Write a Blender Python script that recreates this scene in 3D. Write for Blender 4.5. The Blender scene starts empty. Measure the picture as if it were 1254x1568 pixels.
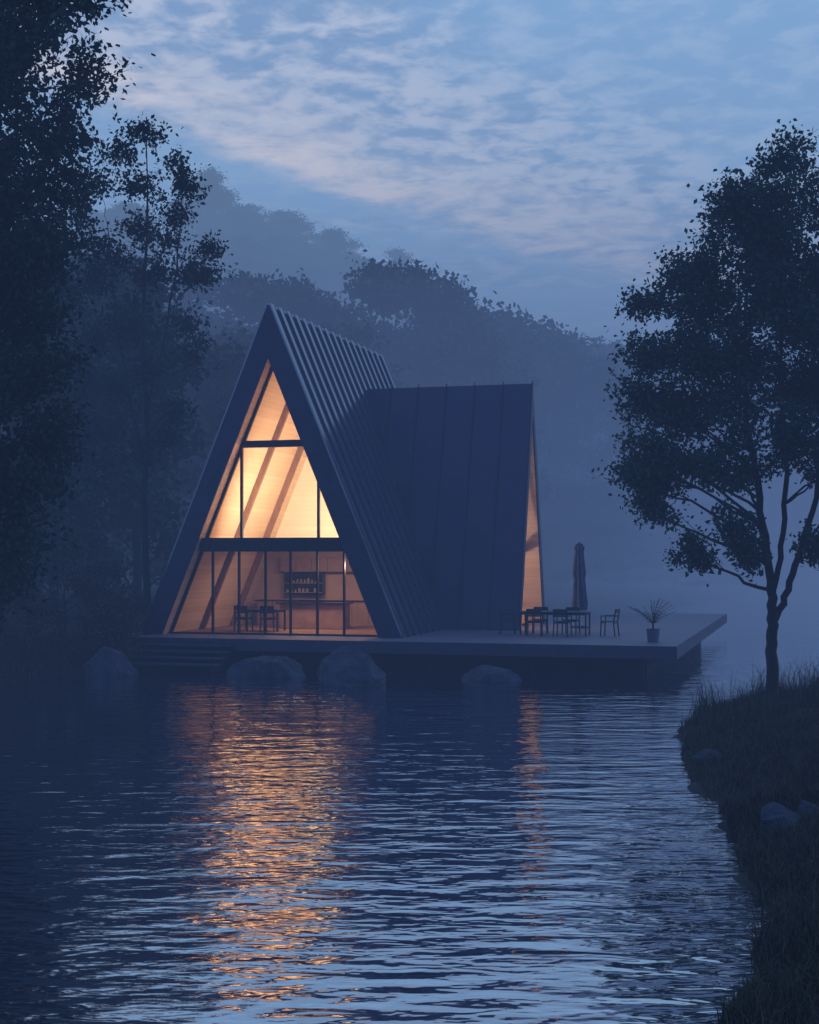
import bpy, math, random
import numpy as np
from mathutils import Vector, Matrix, noise as mnoise
random.seed(7); RNG=np.random.default_rng(7)
scene=bpy.context.scene
HC=3.5; ZD=0.95
# ---------------------------------------------------------------- helpers
def link(o,parent=None):
    scene.collection.objects.link(o)
    if parent is not None: o.parent=parent
    return o
def empty(name,loc=(0,0,0),rz=0,parent=None):
    o=bpy.data.objects.new(name,None); o.empty_display_size=.3
    o.location=loc; o.rotation_euler=(0,0,rz); return link(o,parent)
def np_mesh(name,V,F,mats=(),midx=None,smooth=False):
    me=bpy.data.meshes.new(name)
    V=np.asarray(V,dtype=np.float32)
    me.vertices.add(len(V)); me.vertices.foreach_set('co',V.ravel())
    li=[];ls=[];tot=0
    for f in F:
        f=np.asarray(f,dtype=np.int32)
        if len(f)==0: continue
        k=f.shape[1]; li.append(f.ravel()); ls.append(np.arange(len(f))*k+tot); tot+=f.size
    li=np.concatenate(li); ls=np.concatenate(ls)
    me.loops.add(len(li)); me.loops.foreach_set('vertex_index',li.astype(np.int32))
    me.polygons.add(len(ls)); me.polygons.foreach_set('loop_start',ls.astype(np.int32))
    if midx is not None: me.polygons.foreach_set('material_index',np.asarray(midx,dtype=np.int32))
    if smooth: me.polygons.foreach_set('use_smooth',np.ones(len(ls),dtype=bool))
    me.update(calc_edges=True); me.validate()
    for m in mats: me.materials.append(m)
    return me
class MB:
    def __init__(s): s.v=[];s.f=[]
    def box(s,a,b):
        x0,y0,z0=a;x1,y1,z1=b;n=len(s.v)
        s.v+=[(x0,y0,z0),(x1,y0,z0),(x1,y1,z0),(x0,y1,z0),(x0,y0,z1),(x1,y0,z1),(x1,y1,z1),(x0,y1,z1)]
        s.f+=[tuple(n+i for i in q) for q in ((0,3,2,1),(4,5,6,7),(0,1,5,4),(1,2,6,5),(2,3,7,6),(3,0,4,7))]
        return s
    def hexa(s,p):
        n=len(s.v); s.v+=[tuple(q) for q in p]
        s.f+=[tuple(n+i for i in q) for q in ((0,3,2,1),(4,5,6,7),(0,1,5,4),(1,2,6,5),(2,3,7,6),(3,0,4,7))]
        return s
    def beam(s,a,b,w,h=None,up=(0,0,1)):
        h=h or w; a=Vector(a);b=Vector(b);d=(b-a).normalized();u=Vector(up)
        if abs(d.dot(u))>.98:u=Vector((0,1,0))
        r=d.cross(u).normalized();u=r.cross(d).normalized()
        c=[(-1,-1),(1,-1),(1,1),(-1,1)]
        return s.hexa([a+r*x*w/2+u*y*h/2 for x,y in c]+[b+r*x*w/2+u*y*h/2 for x,y in c])
    def poly(s,p):
        n=len(s.v); s.v+=[tuple(q) for q in p]; s.f.append(tuple(range(n,n+len(p)))); return s
    def lathe(s,prof,seg=20,c=(0,0)):
        n=len(s.v)
        for r,z in prof:
            for i in range(seg):
                a=2*math.pi*i/seg; s.v.append((c[0]+r*math.cos(a),c[1]+r*math.sin(a),z))
        for k in range(len(prof)-1):
            for i in range(seg):
                j=(i+1)%seg; s.f.append((n+k*seg+i,n+k*seg+j,n+(k+1)*seg+j,n+(k+1)*seg+i))
        return s
    def obj(s,name,mat,parent=None,bevel=0,fix=True):
        me=bpy.data.meshes.new(name); me.from_pydata(s.v,[],s.f); me.materials.append(mat)
        if fix:
            import bmesh
            bm=bmesh.new(); bm.from_mesh(me); bmesh.ops.recalc_face_normals(bm,faces=bm.faces); bm.to_mesh(me); bm.free()
        o=bpy.data.objects.new(name,me); link(o,parent)
        if bevel:
            m=o.modifiers.new('b','BEVEL'); m.width=bevel; m.segments=2; m.limit_method='ANGLE'
        return o
def newmat(name):
    m=bpy.data.materials.new(name); m.use_nodes=True; nt=m.node_tree; nt.nodes.clear()
    return m,nt,nt.nodes,nt.links
def node(N,t,**k):
    n=N.new(t)
    for a,b in k.items():
        if hasattr(n,a): setattr(n,a,b)
    return n
def surf(name,c1,c2,scale=3,rough=.6,metal=0,bump=0,ior=1.45,stretch=(1,1,1),bscale=None):
    m,nt,N,L=newmat(name)
    o=node(N,'ShaderNodeOutputMaterial'); p=node(N,'ShaderNodeBsdfPrincipled')
    tc=node(N,'ShaderNodeTexCoord'); mp=node(N,'ShaderNodeMapping'); mp.inputs['Scale'].default_value=stretch
    nz=node(N,'ShaderNodeTexNoise'); nz.inputs['Scale'].default_value=scale; nz.inputs['Detail'].default_value=5
    r=node(N,'ShaderNodeValToRGB'); r.color_ramp.elements[0].color=(*c1,1); r.color_ramp.elements[1].color=(*c2,1)
    r.color_ramp.elements[0].position=.3; r.color_ramp.elements[1].position=.7
    L.new(tc.outputs['Object'],mp.inputs[0]); L.new(mp.outputs[0],nz.inputs['Vector']); L.new(nz.outputs['Fac'],r.inputs[0])
    L.new(r.outputs[0],p.inputs['Base Color']); p.inputs['Roughness'].default_value=rough; p.inputs['Metallic'].default_value=metal
    p.inputs['IOR'].default_value=ior
    if bump:
        n2=node(N,'ShaderNodeTexNoise'); n2.inputs['Scale'].default_value=bscale or scale*4; n2.inputs['Detail'].default_value=5
        L.new(mp.outputs[0],n2.inputs['Vector'])
        b=node(N,'ShaderNodeBump'); b.inputs['Distance'].default_value=bump; L.new(n2.outputs['Fac'],b.inputs['Height']); L.new(b.outputs[0],p.inputs['Normal'])
    L.new(p.outputs[0],o.inputs[0]); return m
def planks(name,c1,c2,axis,width,rough=.6,gap=.6):
    m,nt,N,L=newmat(name)
    o=node(N,'ShaderNodeOutputMaterial'); p=node(N,'ShaderNodeBsdfPrincipled'); p.inputs['Roughness'].default_value=rough
    tc=node(N,'ShaderNodeTexCoord'); sp=node(N,'ShaderNodeSeparateXYZ'); L.new(tc.outputs['Object'],sp.inputs[0])
    dv=node(N,'ShaderNodeMath',operation='DIVIDE'); L.new(sp.outputs[axis],dv.inputs[0]); dv.inputs[1].default_value=width
    fl=node(N,'ShaderNodeMath',operation='FLOOR'); L.new(dv.outputs[0],fl.inputs[0])
    wn=node(N,'ShaderNodeTexWhiteNoise',noise_dimensions='1D'); L.new(fl.outputs[0],wn.inputs['W'])
    nz=node(N,'ShaderNodeTexNoise'); nz.inputs['Scale'].default_value=2; nz.inputs['Detail'].default_value=6
    L.new(tc.outputs['Object'],nz.inputs['Vector'])
    ad=node(N,'ShaderNodeMath',operation='ADD'); L.new(wn.outputs['Value'],ad.inputs[0]); L.new(nz.outputs['Fac'],ad.inputs[1])
    ml=node(N,'ShaderNodeMath',operation='MULTIPLY'); L.new(ad.outputs[0],ml.inputs[0]); ml.inputs[1].default_value=.55
    r=node(N,'ShaderNodeValToRGB'); r.color_ramp.elements[0].color=(*c1,1); r.color_ramp.elements[1].color=(*c2,1); L.new(ml.outputs[0],r.inputs[0])
    fr=node(N,'ShaderNodeMath',operation='FRACT'); L.new(dv.outputs[0],fr.inputs[0])
    gt=node(N,'ShaderNodeMath',operation='GREATER_THAN'); L.new(fr.outputs[0],gt.inputs[0]); gt.inputs[1].default_value=.07
    mx=node(N,'ShaderNodeMix',data_type='RGBA',blend_type='MULTIPLY'); mx.inputs[0].default_value=1
    L.new(r.outputs[0],mx.inputs[6]); 
    g2=node(N,'ShaderNodeMapRange'); L.new(gt.outputs[0],g2.inputs[0]); g2.inputs[3].default_value=gap; g2.inputs[4].default_value=1
    L.new(g2.outputs[0],mx.inputs[7]); L.new(mx.outputs[2],p.inputs['Base Color']); L.new(p.outputs[0],o.inputs[0]); return m
def leafmat(name,c1,c2,trans=.0):
    m,nt,N,L=newmat(name)
    o=node(N,'ShaderNodeOutputMaterial'); g=node(N,'ShaderNodeNewGeometry')
    r=node(N,'ShaderNodeValToRGB'); r.color_ramp.elements[0].color=(*c1,1); r.color_ramp.elements[1].color=(*c2,1)
    L.new(g.outputs['Random Per Island'],r.inputs[0])
    d=node(N,'ShaderNodeBsdfDiffuse'); L.new(r.outputs[0],d.inputs[0])
    if trans:
        t=node(N,'ShaderNodeBsdfTranslucent'); mx=node(N,'ShaderNodeMixShader'); mx.inputs[0].default_value=trans
        L.new(r.outputs[0],t.inputs[0]); L.new(d.outputs[0],mx.inputs[1]); L.new(t.outputs[0],mx.inputs[2]); L.new(mx.outputs[0],o.inputs[0])
    else: L.new(d.outputs[0],o.inputs[0])
    return m
# ---------------------------------------------------------------- materials
M_roof=surf('roof_metal',(.020,.031,.078),(.028,.041,.098),1.2,.45,0,.0015,1.6)
M_rib=surf('batten_metal',(.035,.05,.10),(.045,.062,.125),2,.16,0,0,3.2)
M_wing=surf('wing_metal',(.020,.033,.090),(.028,.043,.11),1.2,.38,0,.002,1.6)
M_seam=surf('seam_metal',(.014,.022,.06),(.020,.03,.075),2,.5,0,0,1.6)
M_fascia=surf('fascia_board',(.023,.032,.075),(.032,.043,.095),2,.5,0,.002)
M_frame=surf('window_frame',(.014,.013,.018),(.024,.022,.028),5,.4)
M_woodin=planks('timber_lining',(.56,.40,.28),(.74,.55,.39),2,.16,.55,.8)
M_raft=surf('rafter_timber',(.17,.09,.055),(.25,.135,.085),3,.55,stretch=(4,1,1))
M_cream=planks('gable_panelling',(.76,.68,.53),(.84,.76,.61),2,.18,.6,.88)
M_lowwall=surf('kitchen_wall',(.38,.25,.19),(.45,.30,.23),1.5,.7)
M_cab=surf('cabinet',(.22,.13,.10),(.30,.18,.135),3,.5)
M_dark=surf('appliance_black',(.01,.01,.012),(.02,.02,.02),5,.2)
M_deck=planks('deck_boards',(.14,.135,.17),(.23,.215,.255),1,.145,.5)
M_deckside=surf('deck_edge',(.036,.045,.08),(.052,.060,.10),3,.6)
M_under=surf('underdeck_dark',(.012,.014,.024),(.025,.027,.04),2,.9)  # near-black: the shade below the deck is put into this colour
M_rock=surf('rock_stone',(.020,.028,.046),(.070,.084,.12),2.2,.8,0,.06,bscale=5)
M_bark=surf('bark',(.012,.013,.016),(.032,.032,.036),6,.9,0,.01,stretch=(1,1,.3))
M_furn=surf('furniture_metal',(.014,.018,.03),(.026,.03,.045),6,.45)
M_cloth=surf('parasol_cloth',(.06,.08,.14),(.10,.12,.19),8,.85,0,.004)
M_pot=surf('pot_ceramic',(.10,.12,.19),(.16,.18,.26),4,.5)
M_leafR=leafmat('leaf_right',(.020,.048,.045),(.08,.13,.10),.25)
M_leafD=leafmat('leaf_dark',(.016,.032,.034),(.052,.085,.075),.2)
M_leafF=leafmat('leaf_forest',(.03,.06,.05),(.10,.15,.115))
M_shrub=leafmat('leaf_shrub',(.03,.036,.030),(.10,.10,.07))
M_grass=leafmat('grass_blades',(.026,.03,.023),(.13,.12,.075))
M_palm=leafmat('palm_leaf',(.03,.06,.03),(.07,.12,.06))
M_ground=surf('soil_and_moss',(.012,.014,.014),(.04,.040,.036),.8,.95,0,.05,bscale=3)
m,nt,N,L=newmat('window_glass'); M_glass=m
o=node(N,'ShaderNodeOutputMaterial'); t=node(N,'ShaderNodeBsdfTransparent'); g=node(N,'ShaderNodeBsdfGlossy'); g.inputs['Roughness'].default_value=.02
t.inputs[0].default_value=(.93,.93,.92,1); mx=node(N,'ShaderNodeMixShader'); fr=node(N,'ShaderNodeFresnel'); fr.inputs[0].default_value=1.4
L.new(fr.outputs[0],mx.inputs[0]); L.new(t.outputs[0],mx.inputs[1]); L.new(g.outputs[0],mx.inputs[2]); L.new(mx.outputs[0],o.inputs[0])
# water
m,nt,N,L=newmat('lake_water'); M_water=m
o=node(N,'ShaderNodeOutputMaterial'); tc=node(N,'ShaderNodeTexCoord')
d=node(N,'ShaderNodeBsdfDiffuse'); d.inputs[0].default_value=(.006,.014,.045,1)
g=node(N,'ShaderNodeBsdfGlossy'); g.inputs['Roughness'].default_value=.03; g.inputs[0].default_value=(.98,.99,1,1)
fr=node(N,'ShaderNodeFresnel'); fr.inputs[0].default_value=3.0
def wnoise(sc,stx,sty,det,off=0,rot=0):
    mp=node(N,'ShaderNodeMapping'); mp.inputs['Scale'].default_value=(stx,sty,1); mp.inputs['Location'].default_value=(off,off*.7,0); mp.inputs['Rotation'].default_value=(0,0,rot)
    L.new(tc.outputs['Object'],mp.inputs[0]); n=node(N,'ShaderNodeTexNoise'); n.inputs['Scale'].default_value=sc; n.inputs['Detail'].default_value=det
    n.inputs['Distortion'].default_value=.3
    L.new(mp.outputs[0],n.inputs['Vector']); return n.outputs['Fac']
def mth(op,a,b=None,c=None):
    n=node(N,'ShaderNodeMath',operation=op)
    for i,x in enumerate((a,b,c)):
        if x is None: continue
        if isinstance(x,(int,float)): n.inputs[i].default_value=x
        else: L.new(x,n.inputs[i])
    return n.outputs[0]
w1=mth('MULTIPLY',wnoise(1.0,1.8,4.0,2,0,.10),.030)
w2=mth('MULTIPLY',wnoise(1.0,.7,1.5,1,5,-.12),.050)
w3=mth('MULTIPLY',wnoise(1.0,6,11,1,9,.2),.003)
pm=node(N,'ShaderNodeMapRange'); L.new(wnoise(.07,1,1.4,2,20),pm.inputs[0]); pm.inputs[1].default_value=.38; pm.inputs[2].default_value=.62; pm.inputs[3].default_value=.45; pm.inputs[4].default_value=1.1
wsp=node(N,'ShaderNodeSeparateXYZ'); L.new(tc.outputs['Object'],wsp.inputs[0])
br=node(N,'ShaderNodeMapRange'); L.new(wsp.outputs[1],br.inputs[0]); br.inputs[1].default_value=9; br.inputs[2].default_value=24; br.inputs[3].default_value=1.7; br.inputs[4].default_value=1.0
h=mth('MULTIPLY',mth('MULTIPLY',mth('ADD',mth('ADD',w1,w2),w3),pm.outputs[0]),br.outputs[0])
b=node(N,'ShaderNodeBump'); b.inputs['Distance'].default_value=1.0; L.new(h,b.inputs['Height'])
L.new(b.outputs[0],g.inputs['Normal']); L.new(b.outputs[0],fr.inputs['Normal'])
fac=mth('ADD',mth('MULTIPLY',fr.outputs[0],.42),.57)
mx=node(N,'ShaderNodeMixShader'); L.new(fac,mx.inputs[0]); L.new(d.outputs[0],mx.inputs[1]); L.new(g.outputs[0],mx.inputs[2]); L.new(mx.outputs[0],o.inputs[0])
# ---------------------------------------------------------------- world sky
w=bpy.data.worlds.new('World'); scene.world=w; w.use_nodes=True; nt=w.node_tree; N=nt.nodes; L=nt.links; N.clear()
SUN_LOCAL=Vector((6,7.6,2.6)).normalized(); A=math.radians(-16)
SUN=Matrix.Rotation(A,3,'Z')@SUN_LOCAL
out=node(N,'ShaderNodeOutputWorld'); bg=node(N,'ShaderNodeBackground'); bg.inputs[1].default_value=1.6
tc=node(N,'ShaderNodeTexCoord'); sp=node(N,'ShaderNodeSeparateXYZ'); L.new(tc.outputs['Generated'],sp.inputs[0])
X,Y,Z=sp.outputs
def mix(f,a,b_,bt='MIX'):
    n=node(N,'ShaderNodeMix',data_type='RGBA',blend_type=bt)
    for i,x in ((0,f),(6,a),(7,b_)):
        if isinstance(x,(int,float)): n.inputs[i].default_value=x
        elif isinstance(x,tuple): n.inputs[i].default_value=(*x,1)
        else: L.new(x,n.inputs[i])
    return n.outputs[2]
def rng(x,a,b_,c=0,d_=1,smooth=True):
    n=node(N,'ShaderNodeMapRange'); n.interpolation_type='SMOOTHSTEP' if smooth else 'LINEAR'
    L.new(x,n.inputs[0]); n.inputs[1].default_value=a;n.inputs[2].default_value=b_;n.inputs[3].default_value=c;n.inputs[4].default_value=d_
    return n.outputs[0]
az=mth('ARCTAN2',X,Y); el=mth('ARCSINE',Z)
zz=mth('ADD',mth('MAXIMUM',Z,0.0),.09)
px=mth('DIVIDE',X,zz); py=mth('DIVIDE',Y,zz)
cb=node(N,'ShaderNodeCombineXYZ'); L.new(px,cb.inputs[0]); L.new(py,cb.inputs[1])
def sn(scale,det,rough=.5,st=(1,1,1),rot=0,dist=0,loc=(0,0,0)):
    mp=node(N,'ShaderNodeMapping'); mp.inputs['Scale'].default_value=st; mp.inputs['Rotation'].default_value=(0,0,rot); mp.inputs['Location'].default_value=loc
    L.new(cb.outputs[0],mp.inputs[0]); n=node(N,'ShaderNodeTexNoise'); n.inputs['Scale'].default_value=scale; n.inputs['Detail'].default_value=det
    n.inputs['Roughness'].default_value=rough; n.inputs['Distortion'].default_value=dist; L.new(mp.outputs[0],n.inputs['Vector']); return n.outputs['Fac']
rip=sn(13,4,.55,(1,1.0,1),.35,.25); big=sn(1.6,4,.5,(1,.8,1),-.4,.4,(3,1,0)); wis=sn(4,5,.6,(1,1.3,1),.2,.6,(9,2,0))
line=mth('ADD',el,mth('MULTIPLY',az,.30)); line=mth('ADD',line,mth('MULTIPLY',mth('SUBTRACT',wis,.5),.035))
above=rng(line,.222,.245)
line2=mth('ADD',el,mth('MULTIPLY',az,.42)); line2=mth('ADD',line2,mth('MULTIPLY',mth('SUBTRACT',big,.5),.16))
clear=rng(line2,.31,.40)
edge=mth('MULTIPLY',above,rng(line,.235,.300,1,0))
tex=mth('ADD',mth('MULTIPLY',rip,.80),mth('MULTIPLY',big,.30))
tx=rng(tex,.44,.66)
cloud=mix(tx,(.155,.25,.415),(.43,.46,.55))
cloud=mix(mth('MULTIPLY',edge,rng(wis,.38,.62,.12,.95)),cloud,(.78,.66,.60))
clr=mix(rng(el,.0,.45),(.22,.37,.56),(.155,.29,.49))
clr=mix(mth('MULTIPLY',rng(tex,.5,.72),.3),clr,(.36,.45,.59))
cov=mth('MULTIPLY',above,mth('SUBTRACT',1,mth('MULTIPLY',clear,.85)))
low=mth('MULTIPLY',rng(sn(2.2,4,.5,(.6,1.6,1),.1,.3,(4,7,0)),.50,.62),rng(line,.12,.20))
low=mth('MULTIPLY',low,.55)
col=mix(mth('MAXIMUM',cov,mth('MULTIPLY',low,mth('SUBTRACT',1,above))),clr,cloud)
col=mix(rng(el,.6,1.3),col,(.07,.145,.37))
col=mix(rng(Y,-.6,.5,.85,0),col,(.036,.078,.245))
sky=node(N,'ShaderNodeTexSky'); sky.sky_type='NISHITA'; sky.sun_disc=False; sky.sun_elevation=math.asin(SUN.z); sky.sun_rotation=math.atan2(SUN.x,SUN.y)
nis=mix(1.0,sky.outputs[0],(.002,.004,.006),'MULTIPLY')
col=mix(1.0,col,nis,'ADD')
L.new(col,bg.inputs[0]); L.new(bg.outputs[0],out.inputs[0])
sl=bpy.data.lights.new('sun','SUN'); sl.energy=.8; sl.angle=math.radians(12); sl.color=(.75,.86,1)
so=bpy.data.objects.new('sun',sl); link(so); so.rotation_euler=SUN.to_track_quat('Z','Y').to_euler()
# ---------------------------------------------------------------- terrain
SHORE=np.array([(-900,30),(-60,34),(-20,39),(-12,40.5),(-8.6,43),(-7.5,48),(-2,58),(6,70),(16,92),(30,125),(80,160),(300,230),(900,400),(900,1500),(-900,1500)],float)
RB=np.array([(2.0,6),(2.25,10.4),(2.85,12),(3.5,14),(3.8,16.5),(4.2,19),(4.35,22),(4.8,25.3),(5.4,28.5),(6.6,32),(9,34.5),(14,36),(40,40),(40,-20),(4,-20)],float)
def sdist(P,poly):
    n=len(poly); d=np.full(len(P),1e9); ins=np.zeros(len(P),bool)
    for i in range(n):
        a=poly[i];b=poly[(i+1)%n]; ab=b-a; t=np.clip(((P-a)@ab)/(ab@ab),0,1)
        d=np.minimum(d,np.linalg.norm(P-(a+t[:,None]*ab),axis=1))
        c=((a[1]>P[:,1])!=(b[1]>P[:,1]))
        xi=(b[0]-a[0])*(P[:,1]-a[1])/(b[1]-a[1]+1e-12)+a[0]
        ins^=c&(P[:,0]<xi)
    return np.where(ins,d,-d)
def vnoise(P,s):
    return (np.sin(P[:,0]*s+1.3*np.sin(P[:,1]*s*.7))+np.sin(P[:,1]*s*1.1+1.7*np.sin(P[:,0]*s*.8+2))+.5*np.sin(P[:,0]*s*2.3+P[:,1]*s*1.9))/2.5
def ground_h(P):
    P=np.asarray(P,float)
    d1=sdist(P,SHORE)+1.2*vnoise(P,.35)*np.clip((P[:,1]-60)/30,0,1); d2=sdist(P,RB)+.18*vnoise(P,1.9)
    def prof(d,hm,k): return np.where(d>0,hm*(1-np.exp(-d/k)),np.maximum(-2.0,d*.5))
    h1=prof(d1,1.3,4); h2=prof(d2,.6,1.8)
    h=np.maximum(h1,h2)
    X,Y=P[:,0],P[:,1]
    hill=57*np.exp(-((X+42)/70)**2-((Y-290)/75)**2)+10*np.exp(-((X-90)/150)**2-((Y-330)/90)**2)+3.5*np.exp(-((X+25)/35)**2-((Y-95)/30)**2)
    land=np.clip(d1/25,0,1)
    return h+hill*land+np.where(h>0,.05*vnoise(P,2.6)+.03*vnoise(P,6),0)
xs=np.unique(np.concatenate([np.linspace(-900,-45,26),np.linspace(-45,-14,22),np.linspace(-14,2,30),np.linspace(2,12,60),np.linspace(12,45,22),np.linspace(45,900,26)]))
ys=np.unique(np.concatenate([np.linspace(-60,6,8),np.linspace(6,38,120),np.linspace(38,60,36),np.linspace(60,140,44),np.linspace(140,420,40),np.linspace(420,1500,18)]))
GX,GY=np.meshgrid(xs,ys); P=np.c_[GX.ravel(),GY.ravel()]; H=ground_h(P)
nx,ny=len(xs),len(ys); I=np.arange(nx*ny).reshape(ny,nx)
F=np.c_[I[:-1,:-1].ravel(),I[:-1,1:].ravel(),I[1:,1:].ravel(),I[1:,:-1].ravel()]
link(bpy.data.objects.new('ground',np_mesh('ground',np.c_[P,H],[F],[M_ground],smooth=True)))
wm=np_mesh('lake_water',[(-900,-60,0),(900,-60,0),(900,900,0),(-900,900,0)],[np.array([[0,1,2,3]])],[M_water]); link(bpy.data.objects.new('lake_water',wm))
# ---------------------------------------------------------------- fog
def fog(name,a,b_,sig,c,parent):
    m,nt,N,L=newmat(name+'_vol'); o=node(N,'ShaderNodeOutputMaterial')
    ab=node(N,'ShaderNodeVolumeAbsorption'); ab.inputs[0].default_value=(0,0,0,1); ab.inputs[1].default_value=sig
    em=node(N,'ShaderNodeEmission'); em.inputs[0].default_value=(*c,1); em.inputs[1].default_value=sig  # emission stands in for the light that mist would scatter
    ad=node(N,'ShaderNodeAddShader'); L.new(ab.outputs[0],ad.inputs[0]); L.new(em.outputs[0],ad.inputs[1]); L.new(ad.outputs[0],o.inputs['Volume'])
    return MB().box(a,b_).obj(name,m,parent)
fg=empty('fog')
fog('haze_layer',(-600,-80,-3),(600,900,12),.0050,(.058,.104,.25),fg)
fog('forest_mist',(-590,60,-3.2),(590,850,20),.016,(.108,.182,.375),fg)
fog('valley_haze',(-595,105,-3.4),(595,860,80),.0056,(.175,.29,.50),fg)
# ---------------------------------------------------------------- trees
def tubes(paths,sides):
    Vs=[];Fs=[];n=0
    for pts,rad in paths:
        pts=np.asarray(pts,float);k=len(pts)
        T=np.gradient(pts,axis=0); T/=np.linalg.norm(T,axis=1)[:,None]+1e-9
        ref=np.array([.3,1,.1]); A=np.cross(T,ref); A/=np.linalg.norm(A,axis=1)[:,None]+1e-9; B=np.cross(T,A)
        an=np.arange(sides)*2*np.pi/sides
        R=np.asarray(rad)[:,None,None]*(np.cos(an)[None,:,None]*A[:,None,:]+np.sin(an)[None,:,None]*B[:,None,:])
        V=(pts[:,None,:]+R).reshape(-1,3); I=np.arange(k*sides).reshape(k,sides)+n
        J=np.roll(I,-1,axis=1)
        Fs.append(np.stack([I[:-1],J[:-1],J[1:],I[1:]],-1).reshape(-1,4)); Vs.append(V); n+=len(V)
    return np.concatenate(Vs),np.concatenate(Fs)
def leaves(C,size,rng,asp=.55,droop=.3):
    n=len(C); d=rng.normal(size=(n,3)); d[:,2]-=droop; d/=np.linalg.norm(d,axis=1)[:,None]
    s=np.cross(d,rng.normal(size=(n,3))); s/=np.linalg.norm(s,axis=1)[:,None]+1e-9
    L_=size*rng.uniform(.6,1.3,n)[:,None]; W=L_*asp*.5
    V=np.stack([C,C+d*L_*.45+s*W,C+d*L_,C+d*L_*.45-s*W],1).reshape(-1,3)
    return V,np.arange(n*4).reshape(n,4)
def build_tree(name,stems,clumps,leaf,ntw,nlf,seed,mat,twr=.010,jit=.13,limbr=.30,droop=.3,shell=.5,notwig=False,asp=.6,fl=.8):
    rng=np.random.default_rng(seed); paths=[];tw=[];LC=[]
    sn_=[];
    for s in stems:
        s=np.array(s,float); 
        t=np.linspace(0,len(s)-1,len(s)*4); q=np.stack([np.interp(t,np.arange(len(s)),s[:,i]) for i in range(4)],1)
        for _ in range(2): q[1:-1,:3]=(q[:-2,:3]+q[1:-1,:3]*2+q[2:,:3])/4
        q[1:,:2]+=rng.normal(0,.02,(len(q)-1,2)); paths.append((q[:,:3],q[:,3])); sn_.append(q)
    SN=np.concatenate(sn_)
    for c in clumps:
        cx,cy,cz,r=c[:4]; C=np.array([cx,cy,cz])
        dd=np.linalg.norm(SN[:,:3]-C,axis=1)+np.where(SN[:,2]>cz-.45*math.hypot(cx,cy),6,0)
        a=SN[np.argmin(dd)]; p0=a[:3]; 
        mid=(p0+C)/2+np.array([0,0,.12*np.linalg.norm(C-p0)])+rng.normal(0,.08*np.linalg.norm(C-p0)+.02,3)
        t=np.linspace(0,1,9)[:,None]; limb=(1-t)**2*p0+2*t*(1-t)*mid+t*t*C
        limb[1:-1]+=rng.normal(0,.03,(7,3))
        r0=min(a[3]*.45,.02+limbr*.04*np.linalg.norm(C-p0)+.01); paths.append((limb,np.linspace(r0,.012,9)))
        n=int(ntw*max(.5,(r)**1.7))
        u=rng.normal(size=(n,3)); u/=np.linalg.norm(u,axis=1)[:,None]; rr=r*rng.uniform(shell,1.12,n)[:,None]; E=C+u*rr*np.array([1,1,fl])
        S=limb[rng.integers(4,9,n)]
        for s_,e in zip(S,E):
            m_=(s_+e)/2+rng.normal(0,.10*r,3)+np.array([0,0,.06]); tt=np.linspace(0,1,4)[:,None]
            pth=(1-tt)**2*s_+2*tt*(1-tt)*m_+tt*tt*e; 
            if not notwig: tw.append((pth,np.linspace(twr,twr*.4,4)))
            k=max(3,int(nlf*rng.uniform(.5,1.4))); q=rng.uniform(.3,1.04,k)[:,None]
            LC.append((1-q)**2*s_+2*q*(1-q)*m_+q*q*e+rng.normal(0,jit,(k,3))*np.array([1,1,.8]))
    V1,F1=tubes(paths,8)
    Vs=[V1];Fs=[F1];n=len(V1)
    if tw:
        V2,F2=tubes(tw,3); Vs.append(V2);Fs.append(F2+n); n+=len(V2)
    nb=sum(len(f) for f in Fs)
    LV,LF=leaves(np.concatenate(LC),leaf,rng,droop=droop,asp=asp); Vs.append(LV);Fs.append(LF+n)
    Fa=np.concatenate(Fs); mi=np.zeros(len(Fa),int); mi[nb:]=1
    return np_mesh(name,np.concatenate(Vs),[Fa],[M_bark,mat],mi)
def gh(x,y): return float(ground_h(np.array([[x,y]]))[0])
# right tree
R=random.Random(3)
cl=[(-1,10.7,.85),(.15,11.1,.9),(.9,10.8,.9),(-1.55,9.8,.85),(-.4,10,1.05),(.7,9.6,1.1),(-2.3,9.0,.65),(-1.4,8.7,.95),(-.15,8.6,1.1),(1.1,8.4,1.15),(-2.55,7.9,.75),(-1.7,7.6,.95),(-.6,7.4,1.0),(.7,7.2,1.1),(-2.75,6.8,.7),(-2,6.5,.9),(-.85,6.3,.95),(.3,6.0,.95),(-2.95,5.6,.7),(-2.3,5.4,.75),(-2.85,4.85,.5),(-2.5,4.45,.4),(-1.5,5.4,.75),(-1.8,3.45,.38),(-1.1,3.95,.5),(-.6,3.4,.42),(.85,3.5,.5),(-.5,5.2,.6),(2,9.5,1.1),(2.4,8,1.2),(2.2,6.5,1.1),(2.8,5,.9),(1.9,10.5,.9),(1.5,5.7,.85),(3.3,7.2,1),(1.5,7.8,1),(1.5,9,1),(.9,5.2,.55)]
cr=[]
for x,z,r in cl:
    w_=max(.3,1.9-abs(z-7.5)*.22); z-=.15
    cr.append((x,R.uniform(-w_,w_),z,r))
    if r>.6: cr.append((x+R.uniform(-.3,.3),R.uniform(-1.9,1.9),z+R.uniform(-.4,.4),r*.85))
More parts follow.
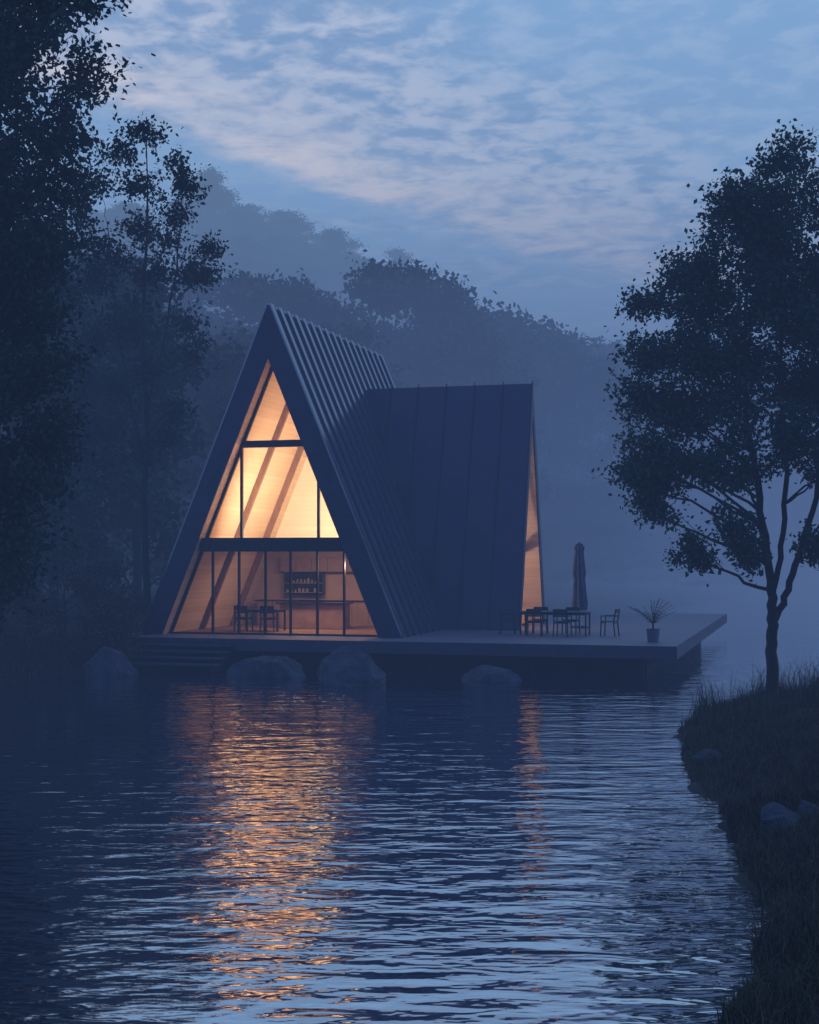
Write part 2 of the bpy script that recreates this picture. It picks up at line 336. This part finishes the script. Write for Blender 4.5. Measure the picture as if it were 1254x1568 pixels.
stR=[[(0,0,-.4,.17),(.02,0,.4,.135),(.0,0,1.2,.12),(.06,0,1.75,.115),(.02,0,2.4,.095),(-.1,.1,3.4,.085),(-.25,.1,4.6,.075),(-.5,.1,6,.06),(-.6,0,7.6,.045),(-.5,0,9.2,.03),(-.4,0,10.3,.015)],
     [(.06,0,1.7,.08),(.35,.1,2.3,.075),(.65,.2,3.1,.07),(1.0,.3,4.2,.06),(1.3,.3,5.8,.05),(1.5,.2,7.6,.04),(1.5,0,9.6,.02)],
     [(.02,0,2.2,.065),(.22,-.1,3.2,.06),(.3,-.1,4.6,.055),(.25,0,6.4,.045),(.2,0,8.4,.03),(.15,0,10.4,.012)]]
xr,yr=7.8,30.7
o=bpy.data.objects.new('broadleaf_tree',build_tree('broadleaf_tree',stR,cr,.12,26,66,11,M_leafR,jit=.14,fl=.95)); o.location=(xr,yr,gh(xr,yr)); link(o)
# big left tree
cL=[];R=random.Random(5)
edge_=[(3.6,3.0),(4.5,3.4),(6,3.3),(8,3.5),(9,3.5),(10,3.7),(11.5,3.9),(13,4.3),(14,4.25),(16,3.8),(18,2.8)]
z=3.6
while z<18.5:
    e=np.interp(z,[a for a,_ in edge_],[b for _,b in edge_])
    for dx in (.7,1.5,2.3,3.3,4.6):
        cL.append((e-dx+R.uniform(-.25,.2),R.uniform(-2.0,2.0)*(.5 if dx<1 else 1),z+R.uniform(-.5,.5),R.uniform(.85,1.3) if dx>1 else R.uniform(.6,.95)))
    z+=.8
stL=[[(0,0,-.5,.34),(.1,0,2,.28),(.0,.1,5,.24),(.2,0,9,.18),(.1,0,13,.11),(0,0,17.5,.03)],[(.1,0,3,.15),(.9,.2,5.5,.12),(1.5,.3,9,.09),(1.8,0,13,.05)]]
o=bpy.data.objects.new('broadleaf_tree.001',build_tree('broadleaf_tree_l',stL,cL,.14,25,50,12,M_leafD,jit=.17,fl=.9)); o.location=(-9.75,27,-.3); link(o)
# airy tree by the house
ca=[(.05,17.3,.8),(1,16.8,.7),(-.9,16.6,.8),(1.5,15.9,.6),(-1.6,15.6,.8),(0,15.6,.9),(-.6,14.5,.9),(1.2,14.7,.6),(-2,14,.7),(2.3,13.6,.6),(1.7,12.8,.7),(.3,12.8,.9),(-1.6,12.4,.9),(1.4,11.2,.7),(-.4,10.8,.9),(-1.8,10.5,.8),(.5,9.2,.8),(-.9,8.7,.8),(1.2,8,.6),(-1.8,7.3,.7),(0,6.4,.6),(2.6,12.6,.45),(-2.8,12,.7),(-2.9,9.5,.8),(.9,13.8,.7),(-1.1,13.4,.7),(1.9,9.9,.6),(-2.5,15,.6),(.8,6.9,.5),(-2.6,6.2,.7)]
R=random.Random(8); ca=[(x,R.uniform(-1.4,1.4),z,r) for x,z,r in ca]
stA=[[(0,0,-.4,.17),(.05,0,2,.13),(-.05,0,5,.12),(.1,0,8,.10),(-.1,0,11,.075),(.1,0,14,.045),(.05,0,17.5,.015)],[(-.02,0,6,.07),(-.6,.2,8.5,.06),(-1.1,.2,11.5,.04),(-1.3,0,14.5,.015)],[(.08,0,8,.06),(.7,0,10.5,.05),(1.2,0,13.5,.03),(1.3,0,16,.01)]]
o=bpy.data.objects.new('broadleaf_tree.002',build_tree('broadleaf_tree_a',stA,ca,.17,20,38,13,M_leafD,twr=.013,jit=.20,fl=.9)); o.location=(-9.3,50,gh(-9.3,50)); link(o)
# forest
def forest_mesh(seed,H_,W):
    R=random.Random(seed); c=[]
    for i in range(38):
        t=R.random()**.9; zz=H_*(.10+.84*t); e=W*math.sqrt(max(.06,1-((t-.4)/.68)**2)); a=R.uniform(0,6.283); q=e*R.uniform(.2,.85)
        c.append((q*math.cos(a),q*math.sin(a),zz,R.uniform(1.1,1.8)))
    c.append((0,0,H_-1.3,1.4)); c.append((.8,.3,H_-1.9,1.3)); c.append((-.9,-.2,H_-2.2,1.3))
    st=[[(0,0,-.6,.24),(.1,0,H_*.3,.18),(-.1,.1,H_*.6,.11),(0,0,H_*.93,.03)],[(.05,0,H_*.25,.12),(.9,.4,H_*.5,.09),(1.4,.5,H_*.75,.03)]]
    return build_tree('forest_tree_%d'%seed,st,c,.36,9,16,seed,M_leafF,twr=.02,jit=.36,shell=.4,asp=.7)
FM=[(forest_mesh(21,16,3.8),16),(forest_mesh(22,18,4.1),18),(forest_mesh(23,15,4.4),15),(forest_mesh(24,19,3.8),19),(forest_mesh(25,14,3.6),14)]
fe=empty('distant_forest')
R=random.Random(17)
def put(x,y,top=None,sc=None,sxy=None):
    me,h=R.choice(FM); g=gh(x,y)
    if g<.1: return
    s=sc if sc else max(.5,(top-g)/h)
    o=bpy.data.objects.new('forest_tree',me); o.parent=fe; o.location=(x,y,g-.2); o.rotation_euler=(R.uniform(-.04,.04),R.uniform(-.04,.04),R.uniform(0,6.28))
    q=sxy or min(s,1.35)*R.uniform(.95,1.2); o.scale=(q,q,s); scene.collection.objects.link(o)
sky_=[(-25.5,88,21),(-22,90,23),(-17.5,84,20.5),(-13.5,92,23),(-10,90,22),(-7.6,88,21.5),(-4.4,92,21),(-1.8,90,23),(.2,92,23.3),(1.8,90,22),(3.8,94,21.6),(6.6,97,21.4),(9.0,100,20.8),(11.5,106,21),(14.5,112,21.5),(17.5,118,22),(21.5,128,23.5),(26,134,24),(31,140,24),(36,146,24),(42,150,23),(48,154,22)]
for x,y,t_ in sky_: put(x,y,top=t_*1.0)
for i in range(170):
    y=R.uniform(62,160); x=R.uniform(-.36*y,.36*y)
    if x>-6 and y<78+max(0,x)*1.4: continue
    t_=.15*y+5.0+R.uniform(-5,1)
    if x<-.2*y: t_+=4
    put(x,y,top=min(t_,24),sxy=None)
for i in range(150):   # wooded hill
    y=R.uniform(200,290); x=R.uniform(-.30*y,.12*y); put(x,y,sc=R.uniform(.7,1.05),sxy=R.uniform(1.2,1.8))
for i in range(60):
    t=R.random(); x=8+t*45; y=76+x*1.55+R.uniform(2,10); put(x,y,sc=R.uniform(.3,.5),sxy=R.uniform(.8,1.1))
for x,y,t_ in [(-13,52,12),(-15.5,56,16),(-11.5,60,15),(-18,60,17),(-8.5,66,14),(-5.5,70,12),(-14,66,18),(-20,50,15),(-24,64,19)]: put(x,y,top=t_)
# shrubs left bank
def shrub(name,x,y,wx,h,seed,n=16):
    R=random.Random(seed); c=[(R.uniform(-wx,wx),R.uniform(-.9,.9),0,R.uniform(.4,.75)) for _ in range(n)]
    c=[(a,b,R.uniform(.25,h)*(1-.55*(a/wx)**2),r) for a,b,_,r in c]
    st=[[(k*wx*.4,0,-.3,.05),(k*wx*.45,0,h*.3,.04),(k*wx*.6,0,h*.6,.02)] for k in (-1,0,1)]
    o=bpy.data.objects.new(name,build_tree(name,st,c,.09,26,36,seed,M_shrub,twr=.008,jit=.14,droop=0)); o.location=(x,y,gh(x,y)); link(o)
for i,(x,y,wx,h) in enumerate([(-12.2,41.8,2,2.6),(-9.8,43.0,1.5,2.4),(-10.8,44.5,2,3.3),(-14.5,42.5,2.3,3.6),(-8.9,45.4,1.0,1.9),(-17.5,43.5,2.2,4)]):
    shrub('shrub' if i==0 else 'shrub.%03d'%i,x,y,wx,h,40+i)
# grass
def grass(name,pts,h0,h1,wd,lean,seed):
    rng=np.random.default_rng(seed); n=len(pts); z=ground_h(pts); ok=z>.0; pts=pts[ok]; z=z[ok]; n=len(pts)
    B=np.c_[pts,z-.02]; h=rng.uniform(h0,h1,n)*(.6+.8*rng.random(n)**2)*(1+.45*vnoise(pts,2.3)); a=rng.uniform(0,6.283,n); l=rng.uniform(.1,lean,n)*h
    D=np.c_[np.cos(a),np.sin(a),np.zeros(n)]; b=rng.uniform(0,6.283,n); S=np.c_[np.cos(b),np.sin(b),np.zeros(n)]*wd
    up=np.array([0,0,1.]); M1=B+D*(l*.3)[:,None]+up*(h*.6)[:,None]; T=B+D*l[:,None]*1.1+up*(h*(1-.25*l/h))[:,None]
    V=np.stack([B-S,B+S,M1+S*.7,M1-S*.7,T],1).reshape(-1,3); k=np.arange(n)*5
    Q=np.c_[k,k+1,k+2,k+3]; Tt=np.c_[k+3,k+2,k+4]
    link(bpy.data.objects.new(name,np_mesh(name,V,[Q,Tt],[M_grass])))
rng_=np.random.default_rng(5)
def scatter(n,x0,x1,y0,y1,poly,dmin=0.0,clump=0):
    P=np.c_[rng_.uniform(x0,x1,n),rng_.uniform(y0,y1,n)]
    if clump: 
        C=np.c_[rng_.uniform(x0,x1,clump),rng_.uniform(y0,y1,clump)]; P=C[rng_.integers(0,clump,n)]+rng_.normal(0,.12,(n,2))
    return P[sdist(P,poly)>dmin]
g1=np.concatenate([scatter(50000,2.0,7,9.5,20,RB),scatter(60000,2.0,7,9.5,20,RB,clump=600),scatter(40000,4,12,20,36,RB),scatter(50000,4,12,20,36,RB,clump=600)])
grass('grass',g1,.09,.26,.006,1.0,1)
grass('reeds',scatter(4500,4.5,12,26,36,RB,clump=130),.4,.85,.006,.6,2)
grass('tall_grass',scatter(2500,2.2,6,10,24,RB,clump=70),.3,.55,.005,.9,7)
g3=scatter(30000,-22,-7.5,38.5,46,SHORE,clump=900); grass('bank_grass',g3,.2,.6,.01,.8,3)
# rocks
def rock(name,x,y,z,sx,sy,sz,seed,rz=0):
    import bmesh
    bm=bmesh.new(); bmesh.ops.create_icosphere(bm,subdivisions=5,radius=1)
    rr=random.Random(seed); pl=[(Vector((rr.uniform(-1,1),rr.uniform(-1,1),rr.uniform(-.6,1))).normalized(),rr.uniform(.5,.8)) for _ in range(14)]
    for v in bm.verts:
        p=v.co.copy()
        for n_,d_ in pl:
            k=p.dot(n_)-d_
            if k>0: p-=n_*k*.96
        f=1+.08*mnoise.noise(p*2.2+Vector((seed,0,0)))+.05*mnoise.noise(p*6+Vector((seed,3,0)))+.02*mnoise.noise(p*15)
        v.co=Vector((p.x*sx,p.y*sy,p.z*sz))*f*1.3
    me=bpy.data.meshes.new(name); bm.to_mesh(me); bm.free(); me.materials.append(M_rock)
    for p in me.polygons:p.use_smooth=False
    o=bpy.data.objects.new(name,me); o.location=(x,y,z); o.rotation_euler=(0,0,rz); link(o)
rock('rock',-8.8,41.4,.1,.8,.7,.72,1,.4); rock('rock.001',-3.9,41.1,-.1,1.1,.75,.66,2,.1); rock('rock.002',-1.45,38.6,.0,1.02,.8,.82,3,.6)
rock('rock.003',2.25,39.7,-.1,.88,.6,.55,4,0); rock('rock.004',4.6,17.4,.18,.34,.28,.22,5,0); rock('rock.005',4.95,23.6,.1,.3,.25,.18,6,1); rock('rock.006',5.0,17.6,.24,.26,.22,.2,7,1)
# ---------------------------------------------------------------- deck
O=(-9.1,44.4,ZD)
dk=empty('timber_deck',O,A)
MB().box((-.5,0,-.055),(17.2,22.8,0)).obj('boards',M_deck,dk,.006)
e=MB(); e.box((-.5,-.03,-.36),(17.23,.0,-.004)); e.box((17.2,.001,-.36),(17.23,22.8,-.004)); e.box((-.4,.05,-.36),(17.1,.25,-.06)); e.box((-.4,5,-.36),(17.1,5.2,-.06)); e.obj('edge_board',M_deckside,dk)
e=MB(); e.box((-.2,1.6,-3),(16.2,21.8,-.06)); e.obj('shade_block',M_under,dk)  # added dark block, stops light showing through below the deck
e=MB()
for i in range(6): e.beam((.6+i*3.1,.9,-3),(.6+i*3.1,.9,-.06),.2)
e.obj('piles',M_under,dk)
st=empty('timber_steps',O,A)
e=MB()
for i in range(4): e.box((.9,-.36-.32*i,-.24-.17*i),(3.9,-.04-.32*i,-.18-.17*i))
e.obj('treads',M_deckside,st,.006)
e=MB()
for u in (1.0,3.8): e.beam((u,-.02,-.3),(u,-1.4,-.98),.06,.24)
e.obj('stringers',M_under,st)
# ---------------------------------------------------------------- house
hs=empty('a_frame_house',O,A)
UC,HW,HH,V0,V1=4.37,4.33,10.4,1.6,13.7; TH=.68; K=HW/HH
def slab(name,a,bq,mat,par): return MB().hexa(a+bq).obj(name,mat,par)
def sect(uc,hw,hh,t0,t1,side):
    k=hw/hh
    return [(uc+side*(hw-t0),0),(uc,hh-t0/k),(uc,hh-t1/k),(uc+side*(hw-t1),0)]
for nm,sd in (('roof_left',-1),('roof_right',1)):
    q=sect(UC,HW,HH,0,.5,sd)
    slab(nm,[(u,V0+.06,w_) for u,w_ in q],[(u,V1-.06,w_) for u,w_ in q],M_roof,hs)
    q=sect(UC,HW,HH,.502,TH-.003,sd)
    slab(nm+'_lining',[(u,V0+.06,w_) for u,w_ in q],[(u,V1-.06,w_) for u,w_ in q],M_woodin,hs)
    for v0,v1,n2 in ((V0,V0+.058,'front'),(V1-.058,V1,'back')):
        q=sect(UC,HW+.02,HH+.05,0,TH+.02,sd)
        slab(nm+'_barge_'+n2,[(u,v0,w_) for u,w_ in q],[(u,v1,w_) for u,w_ in q],M_fascia,hs)
e=MB(); nrm=Vector((HH,0,HW)).normalized()
nr=17
for i in range(nr):
    v=V0+.19+(V1-V0-.38)*i/(nr-1)
    for sd in (1,-1):
        hgt=.09; t=.13; p=[]
        b0=Vector((UC+sd*HW,0,0)); t0=Vector((UC,0,HH)); n_=Vector((sd*nrm.x,0,nrm.z))
        ex=(t0-b0).normalized()*.06
        for vv in (v-t,v+t):
            for q in (b0-n_*.01,t0-n_*.01,t0+n_*hgt+ex,b0+n_*hgt): p.append((q.x,vv,q.z))
        e.hexa(p)
e.obj('roof_battens',M_rib,hs)
WC,WH,WHH,WT,UE=9.25,2.4,8.6,.30,11.35; KW=WH/WHH
def us(w_): return UC+HW*(1-w_/HH)-.12
def wsect(t0,t1,side,hw=WH,hh=WHH):
    k=hw/hh; return [(WC+side*(hw-t0),0),(WC,hh-t0/k),(WC,hh-t1/k),(WC+side*(hw-t1),0)]
for nm,sd in (('wing_roof_front',-1),('wing_roof_back',1)):
    q=wsect(0,.2,sd); slab(nm,[(us(w_),v,w_) for v,w_ in q],[(UE-.05,v,w_) for v,w_ in q],M_wing,hs)
    q=wsect(.202,WT,sd); slab(nm+'_lining',[(us(w_),v,w_) for v,w_ in q],[(UE-.05,v,w_) for v,w_ in q],M_woodin,hs)
    q=wsect(0,WT+.02,sd,WH+.02,WHH+.04); slab(nm+'_barge',[(UE-.048,v,w_) for v,w_ in q],[(UE,v,w_) for v,w_ in q],M_fascia,hs)
e=MB(); nf=Vector((0,-WHH,WH)).normalized()
for i in range(6):
    u=UE-.03-1.04*i
    for sd in (-1,1):
        n_=Vector((0,sd*abs(nf.y),nf.z)); b0=Vector((u,WC+sd*WH,0)); t0=Vector((u,WC,WHH))
        if us(WHH)>u: continue
        wl=max(0,HH*(1-(u-UC)/HW)); f0=wl/WHH
        if f0>=1: continue
        b1=b0.lerp(t0,f0); ex=(t0-b0).normalized()*.09
        p=[]
        for du in (-.014,.014):
            for q in (b1-n_*.01,t0-n_*.01,t0+n_*.05+ex,b1+n_*.05): p.append((u+du,q.y,q.z))
        e.hexa(p)
e.obj('wing_seams',M_seam,hs)
VG=2.15
def uin_l(w_): return UC-HW+TH+K*w_
def uin_r(w_): return UC+HW-TH-K*w_
IA=HH-TH/K
e=MB()
for u in (2.26,3.17,4.08,4.93,5.83,6.72): e.box((u-.03,VG-.05,.06),(u+.03,VG+.05,2.66))
for u in (3.26,5.87):
    top=(u-uin_l(0))/K if u<UC else (uin_r(0)-u)/K
    e.box((u-.04,VG-.05,3.1),(u+.04,VG+.05,top))
e.box((uin_l(0)+.02,VG-.06,0.003),(uin_r(0)-.02,VG+.06,.06))
e.beam((uin_l(.06)+.05,VG,.06),(UC+.0,VG,IA-.1),.1,.09,(0,1,0)); e.beam((uin_r(.06)-.05,VG+.002,.06),(UC,VG+.002,IA-.1),.1,.09,(0,1,0))
e.box((uin_l(6.0),VG-.07,5.98),(uin_r(6.0),VG+.07,6.2))
e.obj('facade_frames',M_frame,hs)
MB().box((uin_l(2.9),V0+.25,2.66),(uin_r(2.9),VG+.14,3.1)).obj('floor_beam',M_frame,hs)
MB().poly([(uin_l(0),VG,0.05),(uin_r(0),VG,0.05),(UC,VG,IA)]).obj('facade_glass',M_glass,hs,fix=False)
VB=8.2
MB().box((uin_l(2.9)-.05,VG+.16,2.72),(uin_r(2.9)+.05,VB,2.98)).obj('upper_floor',M_woodin,hs)
MB().hexa([(uin_l(2.98)-.03,VB,2.98),(uin_r(2.98)+.03,VB,2.98),(uin_r(2.98)+.03,VB+.1,2.98),(uin_l(2.98)-.03,VB+.1,2.98),(UC-.01,VB,IA),(UC+.01,VB,IA),(UC+.01,VB+.1,IA),(UC-.01,VB+.1,IA)]).obj('upper_back_wall',M_cream,hs)
MB().box((uin_l(0)-.3,VB-.02,0.005),(uin_r(0)+.3,VB+.1,2.71)).obj('lower_back_wall',M_lowwall,hs)
MB().box((uin_l(0)-.05,VG+.07,.004),(uin_r(0)+.05,VB-.03,.03)).obj('lower_floor',M_raft,hs)
e=MB()
for v in (4.4,7.0):
    for sd in (1,-1):
        q=[(UC+sd*(HW-TH),0),(UC,IA),(UC,IA-.2/K),(UC+sd*(HW-TH-.2),0)]
        e.hexa([(a,v,b) for a,b in q]+[(a,v+.14,b) for a,b in q])
e.obj('rafters',M_raft,hs)
MB().hexa([(UC-HW+.55,13.2,0),(UC+HW-.55,13.2,0),(UC+HW-.55,13.3,0),(UC-HW+.55,13.3,0),(UC-.01,13.2,HH-1.3),(UC+.01,13.2,HH-1.3),(UC+.01,13.3,HH-1.3),(UC-.01,13.3,HH-1.3)]).obj('rear_gable',M_fascia,hs)
UG=10.7; hwI=WH-WT; IAW=WHH-WT/KW
def vin(w_): return hwI-KW*w_
MB().poly([(UG,WC-hwI,.05),(UG,WC+hwI,.05),(UG,WC,IAW)]).obj('wing_glass',M_glass,hs,fix=False)
e=MB(); e.box((UG-.06,WC-vin(2.7),2.62),(UG+.06,WC+vin(2.9),2.9)); e.box((UG-.05,WC-vin(6.2),6.1),(UG+.05,WC+vin(6.2),6.3)); e.box((UG-.05,WC-.035,.05),(UG+.05,WC+.035,6.1))
e.box((UG-.05,WC-vin(0)+.02,.003),(UG+.05,WC+vin(0)-.02,.05)); e.obj('wing_frames',M_frame,hs)
MB().hexa([(9.0,WC-hwI-.02,.003),(9.1,WC-hwI-.02,.003),(9.1,WC+hwI+.02,.003),(9.0,WC+hwI+.02,.003),(9.0,WC-.01,IAW),(9.1,WC-.01,IAW),(9.1,WC+.01,IAW),(9.0,WC+.01,IAW)]).obj('wing_partition',M_woodin,hs)
def plight(nm,loc,en,col,r=.08,par=hs):
    l=bpy.data.lights.new(nm,'POINT'); l.energy=en; l.color=col; l.shadow_soft_size=r; o=bpy.data.objects.new(nm,l); o.location=loc; link(o,par); return o
WARM=(1,.82,.57)
def alight(nm,loc,tgt,en,sx,sy,col=WARM,par=hs):
    l=bpy.data.lights.new(nm,'AREA'); l.shape='RECTANGLE'; l.size=sx; l.size_y=sy; l.energy=en; l.color=col; o=bpy.data.objects.new(nm,l)
    o.location=loc; d_=Vector(tgt)-Vector(loc); o.rotation_euler=d_.to_track_quat('-Z','Y').to_euler(); link(o,par)
alight('upper_track_light',(5.1,2.75,3.3),(4.9,8.2,4.6),400,2.0,.3)
plight('upper_floor_lamp',(5.7,6.0,3.4),85,WARM)
alight('kitchen_light',(4.6,4.6,2.66),(4.6,5.2,0),130,2.4,.6,(1,.66,.46))
plight('hall_lamp',(7.0,3.4,2.2),48,(1,.68,.48),.06)
plight('wing_lamp',(9.8,7.9,2.2),125,(1,.72,.52),.08)
# kitchen
kt=empty('kitchen_units',O,A)
e=MB(); e.box((1.6,7.5,.04),(6.6,8.1,.9)); e.box((2.4,7.75,1.95),(6.0,8.1,2.45)); e.box((6.05,7.5,.902),(6.6,8.1,2.45)); e.obj('cabinets',M_cab,kt,.01)
e=MB()
for i in range(7): e.box((2.2+.6*i,7.492,.08),(2.21+.6*i,7.499,.88))
for i in range(1,6): e.box((2.4+.6*i,7.742,1.97),(2.41+.6*i,7.749,2.43))
e.obj('cabinet_joints',M_dark,kt)
e=MB(); e.box((1.5,7.45,.902),(6.04,8.12,.94)); e.box((2.55,7.78,1.15),(4.0,8.08,1.9)); e.obj('oven_and_worktop',M_dark,kt,.01)
e=MB(); 
rj=random.Random(2)
for i in range(9):
    if rj.random()<.75: e.beam((2.65+.14*i,7.74,1.56),(2.65+.14*i,7.74,1.62+.1*rj.random()),.05+.03*rj.random())
for i in range(8):
    if rj.random()<.75: e.beam((2.7+.15*i,7.74,1.22),(2.7+.15*i,7.74,1.28+.08*rj.random()),.05+.04*rj.random())
e.box((2.55,7.70,1.535),(4.0,7.78,1.555)); e.box((2.55,7.70,1.2),(4.0,7.78,1.22))
e.obj('shelf_jars',surf('jar_glass',(.2,.13,.1),(.34,.24,.18)),kt)
isl=empty('kitchen_island',O,A)
MB().box((3.3,5.4,.04),(5.6,6.1,.88)).obj('base',M_cab,isl,.01); MB().box((3.2,5.3,.882),(5.7,6.2,.93)).obj('worktop',M_dark,isl,.01)
def chair(name,u,v,rz,par_o=O,z=0.0):
    c_,s_=math.cos(A),math.sin(A); X=par_o[0]+u*c_-v*s_; Y=par_o[1]+u*s_+v*c_
    p=empty(name,(X,Y,par_o[2]+z),A+rz)
    e=MB()
    for x,y in ((-.22,-.2),(.22,-.2)): e.beam((x*1.05,y-.02,0),(x,y,.45),.035)
    for x in (-.22,.22): e.beam((x*1.05,.25,0),(x,.2,.45),.035); e.beam((x,.2,.45),(x,.27,.84),.035)
    for x in (-.235,.235): e.beam((x,-.2,.64),(x,.24,.64),.045,.025)
    for x in (-.235,.235): e.beam((x,-.19,.45),(x,-.2,.64),.03)
    e.beam((-.22,-.2,.42),(.22,-.2,.42),.03); e.beam((-.22,.2,.42),(.22,.2,.42),.03)
    e.obj('frame',M_furn,p)
    e=MB(); e.box((-.23,-.22,.445),(.23,.21,.475)); e.obj('seat',M_furn,p,.008)
    e=MB(); e.beam((-.22,.275,.80),(.22,.275,.80),.03,.12); e.beam((-.22,.235,.64),(.22,.235,.64),.02,.05); e.obj('backrest',M_furn,p)
def table(name,u,v,l,w_):
    c_,s_=math.cos(A),math.sin(A); p=empty(name,(O[0]+u*c_-v*s_,O[1]+u*s_+v*c_,ZD),A)
    MB().box((-l/2,-w_/2,.715),(l/2,w_/2,.75)).obj('top',M_furn,p,.006)
    e=MB()
    for x in (-1,1):
        for y in (-1,1): e.beam((x*(l/2-.06),y*(w_/2-.06),0),(x*(l/2-.06),y*(w_/2-.06),.714),.05)
    e.beam((-l/2+.06,-w_/2+.06,.68),(l/2-.06,-w_/2+.06,.68),.03,.06); e.beam((-l/2+.06,w_/2-.06,.68),(l/2-.06,w_/2-.06,.68),.03,.06); e.obj('legs',M_furn,p)
TU,TV=12.95,4.7
table('outdoor_dining_table',TU,TV,2.2,.9)
PI=math.pi
chair('outdoor_chair',TU-1.55,TV+.1,PI/2+.15); chair('outdoor_chair.001',TU+1.75,TV-.15,-PI/2-.15)
chair('outdoor_chair.002',TU-.55,TV-.62,PI+.1); chair('outdoor_chair.003',TU+.35,TV-.65,PI-.1)
chair('outdoor_chair.004',TU-.6,TV+.62,0.1); chair('outdoor_chair.005',TU+.4,TV+.62,-.1)
table('dining_table',3.2,4.0,1.5,.8); chair('dining_chair',2.8,3.4,PI,z=.03); chair('dining_chair.001',3.7,3.4,PI+.1,z=.03)
def uv2w(u,v): c_,s_=math.cos(A),math.sin(A); return (O[0]+u*c_-v*s_,O[1]+u*s_+v*c_,ZD)
p=empty('closed_parasol',uv2w(13.0,9.2),A)
MB().lathe([(.025,0),(.025,3.0)],12).obj('pole',M_furn,p); MB().lathe([(.0,.09),(.3,.085),(.34,.03),(.34,0)],20).obj('base',M_furn,p,0)
vs=MB(); seg=64; prof=[(.21,.62),(.23,.9),(.19,1.3),(.18,1.6),(.17,1.72),(.2,1.9),(.17,2.3),(.13,2.65),(.16,2.8),(.1,2.93),(.01,2.98)]
for r,zz_ in prof:
    for i in range(seg):
        a=2*PI*i/seg; f=1+.22*math.sin(a*8+zz_*1.1)+.08*math.sin(a*3+zz_*2); vs.v.append((r*f*math.cos(a),r*f*math.sin(a),zz_))
for k in range(len(prof)-1):
    for i in range(seg): j=(i+1)%seg; vs.f.append((k*seg+i,k*seg+j,(k+1)*seg+j,(k+1)*seg+i))
vs.obj('canopy',M_cloth,p)
p=empty('potted_palm',uv2w(16.35,1.95),0)
MB().lathe([(0,0),(.14,0),(.16,.02),(.2,.36),(.215,.38),(.19,.38),(.18,.33),(0,.33)],24).obj('pot',M_pot,p)
R=random.Random(4); e=MB(); e.lathe([(.03,.3),(.022,.6)],8)
e.obj('stem',M_bark,p)
lf=MB()
for i in range(24):
    a=i*2.4; L0=R.uniform(.65,1.0); lift=R.uniform(.75,1.5); q0=Vector((0,0,.5)); dirh=Vector((math.cos(a),math.sin(a),0)); pts=[]
    for k in range(9):
        t=k/8; pts.append(q0+dirh*(L0*t*math.cos(lift)*1.0+.14*t*t)+Vector((0,0,L0*(t*math.sin(lift)-.22*t*t))))
    side=dirh.cross(Vector((0,0,1)))
    for k in range(1,9):
        for sg in (-1,1):
            b_=pts[k]; tip=b_+side*sg*.19*(1-.5*k/8)+dirh*.08+Vector((0,0,.02)); lf.poly([b_-dirh*.028,b_+dirh*.03,tip])
    for k in range(8): lf.poly([pts[k]-side*.008,pts[k]+side*.008,pts[k+1]+side*.008,pts[k+1]-side*.008])
lf.obj('fronds',M_palm,p,fix=False)
# ---------------------------------------------------------------- camera
cd=bpy.data.cameras.new('camera'); co=bpy.data.objects.new('camera',cd); link(co); co.location=(0,0,HC); co.rotation_euler=(math.radians(90),0,0)
cd.lens=50; cd.sensor_width=36; cd.shift_y=.042; cd.clip_end=3000; cd.clip_start=.1; scene.camera=co
scene.view_settings.view_transform='Standard'; scene.view_settings.look='None'; scene.view_settings.exposure=0
